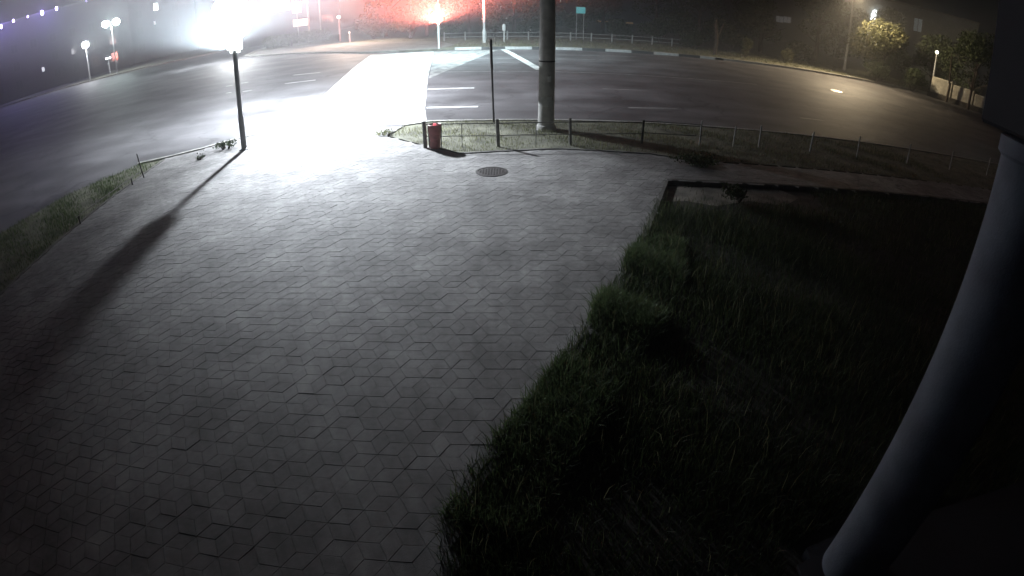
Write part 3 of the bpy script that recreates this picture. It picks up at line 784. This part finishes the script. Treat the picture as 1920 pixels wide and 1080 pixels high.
def on_front(px, py, p, rz):
    """where the bearing of a window meets a facade standing at p"""
    v = ray(px, py); n = Vector((-sin(rz), cos(rz), 0)) * -1
    tt = Vector((p[0], p[1], 0)).dot(n) / Vector((v.x, v.y, 0)).dot(n)
    q = Vector((v.x * tt, v.y * tt, CAM_H + v.z * tt)) - Vector(p)
    return q.x * cos(rz) + q.y * sin(rz), q.z


p, rz = facing(60, 118)
wn = []
for i in range(9):
    for j in range(3): wn.append((-16 + i * 4, 2.6 + j * 3.4, 1.3, 1.6, None, 0))
q = on_front(81, 130, p, rz); wn = [v for v in wn if hypot(v[0] - q[0], v[1] - q[1]) > 2.5]; wn.append((q[0], q[1], .5, .8, (.9, .95, 1), 1.6))
building('long_building', 'long dark building at far left with violet lights along its roof edge', 60, 118, 40, 12, 14.6, 'house_dark', wn)
for k, (px, py, s, lab) in enumerate(((2, 50, 1.0, 'violet lamp on the roof edge at the frame edge, lowest of the row'), (25, 39, .8, 'white violet lamp on the roof edge, second of the row from the left'), (52, 31, .6, 'smallest violet lamp of the row on the roof edge'),
                               (79, 24, 1.25, 'brightest violet lamp with a halo on the dark roof edge'), (106, 16, 1.0, 'white lamp at the upper right of the slanting roof edge row'), (162, 2, .6, 'dim blue violet lamp at the top edge apart from the row'))):
    pp = AT(px, py, 116); t = thing('roof_lamp', lab, 'lamp', pp, 0, 'violet lamps along the roof of the far building')
    bm = NB(); add_ball(bm, (0, 0, 0), .34 * s, 2, (.8, .8, 1.2)); obj('globe', bm, glow('violet_globe', (0.62, 0.5, 1.0), 14 if k < 5 else 1.5), t, True)
    bm = NB(); add_cyl(bm, (pp.x * .012, pp.y * .012, .1), (0, 0, .1), .06, .06, 8); obj('bracket', bm, 'dark_steel', t)
    if k in (0, 3): lamp('violet_light', (pp.x * .985, pp.y * .985, pp.z), 2600, (0.32, 0.22, 1.0), .2)
p, rz = facing(255, 128)
wn = []
for i in range(6):
    for j in range(3): wn.append((-11 + i * 4, 3 + j * 3.6, 1.4, 1.6, None, 0))
for px, py, ww, wh, st in ((197, 60, .9, 1.3, 5), (207, 68, .9, 1.0, 6), (222, 75, .6, .6, 1.2), (292, 13, 1.0, 1.5, 5), (309, 42, .8, 1.5, 2.5), (290, 43, .4, .8, .8)):
    q = on_front(px, py, p, rz); wn = [v for v in wn if hypot(v[0] - q[0], v[1] - q[1]) > 2.3]; wn.append((q[0], q[1], ww, wh, (.93, 1., .98), st))
building('office_building', 'dark building beyond the twin street light with a few lit windows', 255, 128, 27, 12, 13.5, 'house_dark', wn)

# lit shops at the far corner
p, rz = facing(545, 92)
q = on_front(522, 10, p, rz); q2 = on_front(565, 42, p, rz)
building('corner_shop', 'low shop with glowing white windows on the far left corner', 545, 92, 16, 8, 7.0, 'house_dark', [(q[0], q[1], 3.6, 2.0, (1, .97, .93), 1.5), (q2[0], q2[1] , 2.6, 1.1, (1, .9, .78), 1.6), (q2[0] + 4.2, q2[1], 1.6, 1.3, None, 0)], cat='shop')
pp = AT(556, 14, 80); t = thing('shop_sign', 'small pink lit sign board on a post by the corner shop', 'sign', (pp.x, pp.y, 0), facing(556, 80)[1])
bm = NB(); add_box(bm, (0, 0, pp.z), (1.25, .2, 1.6)); obj('board', bm, glow('pink_sign', (1, .66, .62), .8), t, bevel=.04)
bm = NB(); add_cyl(bm, (0, 0.05, -.1), (0, .05, pp.z - .7), .07, .07, 10); obj('post', bm, 'steel', t)
for px, lab in ((574, 'pale lit mast by the corner shop, the thicker left one'), (596, 'pale lit mast by the corner shop, the thinner right one')):
    pp = polar(px + 6, 78); t = thing('mast', lab, 'pole', pp)
    bm = NB(); add_lathe(bm, [(0.16 if px < 590 else .11, -.1), (0.1, 8), (0.0005, 8.01)], 12); obj('shaft', bm, 'kerb', t)
lamp('shop_light', (*polar(655, 63)[:2], 6.2), 9000, (1.0, .74, .58), .3, 150, (*polar(660, 60)[:2], 0), .8)  # unseen light added to brighten the pavement of the far corner
t = thing('kerb_post', 'short dark post on the far corner kerb', 'post', (*G(547, 87), 0)); bm = NB(); add_cyl(bm, (0, 0, -.1), (0, 0, .75), .07, .06, 10); obj('shaft', bm, 'dark_steel', t)

# house behind the bushy tree on the right
p, rz = facing(1690, 92)
wn = [(x, zz, 1.3, 1.6, None, 0) for x in (-9, -6, 3, 6, 9) for zz in (2.6, 6.0)]
q = on_front(1721, 47, p, rz); wn = [v for v in wn if hypot(v[0] - q[0], v[1] - q[1]) > 2.2]; wn.append((q[0], q[1], 1.3, 2.0, (.7, .85, .9), .05))
q = on_front(1637, 38, p, rz)
building('house', 'pale building behind the bushy tree at upper right with a lit wall', 1690, 92, 24, 9, 10.5, 'house', wn)
nrm = Vector((sin(rz), -cos(rz), 0)); tn = Vector((cos(rz), sin(rz), 0))
pp = Vector(p) + tn * q[0] + nrm * .25; t = thing('wall_sign', 'narrow glowing white upright sign on the pale building', 'sign', (pp.x, pp.y, q[1]), rz)
bm = NB(); add_box(bm, (0, 0, 0), (.7, .2, 2.0)); obj('box', bm, glow('white_sign', (.95, .98, 1), 6), t, bevel=.04)
bm = NB(); add_box(bm, (0, .16, 0), (.1, .14, .3)); obj('bracket', bm, 'dark_steel', t)
q = on_front(1641, 24, p, rz); pp = Vector(p) + tn * q[0] + nrm * .6
t = thing('wall_lamp', 'round white wall lamp above the narrow upright sign', 'lamp', (pp.x, pp.y, q[1]), rz)
bm = NB(); add_ball(bm, (0, 0, 0), .4, 2); obj('globe', bm, glow('wall_globe', (.95, 1, 1), 9), t, True)
bm = NB(); add_cyl(bm, (0, .3, .1), (0, .62, .1), .05, .05, 8); obj('arm', bm, 'dark_steel', t)
lamp('wall_light', tuple(pp + nrm * 1.2 + tn * 2.2 + Vector((0, 0, -.3))), 1100, (.75, .95, 1.0), .3)
# far amber windows beyond the park
p, rz = facing(1290, 125)
wn = []
for px, py in ((1120, 43), (1138, 45), (1180, 47), (1476, 37), (1462, 36)):
    q = on_front(px, py, p, rz); wn.append((q[0], q[1], 1.6, 1.3, (1.0, .66, .32) if px < 1300 else (.5, .5, .5), .12))
building('far_house', 'long dark building beyond the park with dim amber windows', 1290, 125, 70, 10, 9.5, 'house_dark', wn)

# ------------------------------------------------------------------ the building the camera hangs on: round column, canopy, steps
t = thing('column', 'thick round pale column of the porch at the right edge', 'column', (2.73, 1.93, 0))
bm = NB(); add_lathe(bm, [(0.27, -0.1), (0.267, 0.2), (0.26, 3.46), (0.265, 3.47)], 48); obj('shaft', bm, 'plaster', t, True)
bm = NB(); add_lathe(bm, [(0.263, 3.36), (0.285, 3.38), (0.285, 3.465), (0.263, 3.468)], 48); obj('collar', bm, 'plaster', t, True)
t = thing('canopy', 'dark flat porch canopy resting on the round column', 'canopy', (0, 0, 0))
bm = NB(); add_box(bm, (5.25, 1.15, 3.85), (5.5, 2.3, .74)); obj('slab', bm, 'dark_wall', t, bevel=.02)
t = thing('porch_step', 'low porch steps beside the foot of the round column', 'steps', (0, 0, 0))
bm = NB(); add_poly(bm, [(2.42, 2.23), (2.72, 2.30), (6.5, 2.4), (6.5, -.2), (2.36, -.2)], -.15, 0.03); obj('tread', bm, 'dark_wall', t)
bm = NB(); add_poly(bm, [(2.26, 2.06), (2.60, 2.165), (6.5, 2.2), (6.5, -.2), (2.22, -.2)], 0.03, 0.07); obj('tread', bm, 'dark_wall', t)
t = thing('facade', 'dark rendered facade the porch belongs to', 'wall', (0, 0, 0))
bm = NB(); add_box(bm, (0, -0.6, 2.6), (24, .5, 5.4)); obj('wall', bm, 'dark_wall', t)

# ------------------------------------------------------------------ night haze over the junction
m = bpy.data.materials.new('haze'); m.use_nodes = True; n = m.node_tree; n.nodes.clear()
pv = n.nodes.new('ShaderNodeVolumePrincipled'); pv.inputs['Color'].default_value = (.9, .92, .95, 1); pv.inputs['Density'].default_value = HAZE; pv.inputs['Anisotropy'].default_value = 0.0
om = n.nodes.new('ShaderNodeOutputMaterial'); n.links.new(pv.outputs[0], om.inputs['Volume'])
bm = NB(); add_box(bm, (0, 95, 8.4), (430, 320, 19.2))
tag(obj('haze', bm, m), 'thin night haze glowing around the lamps', 'haze', kind='stuff')
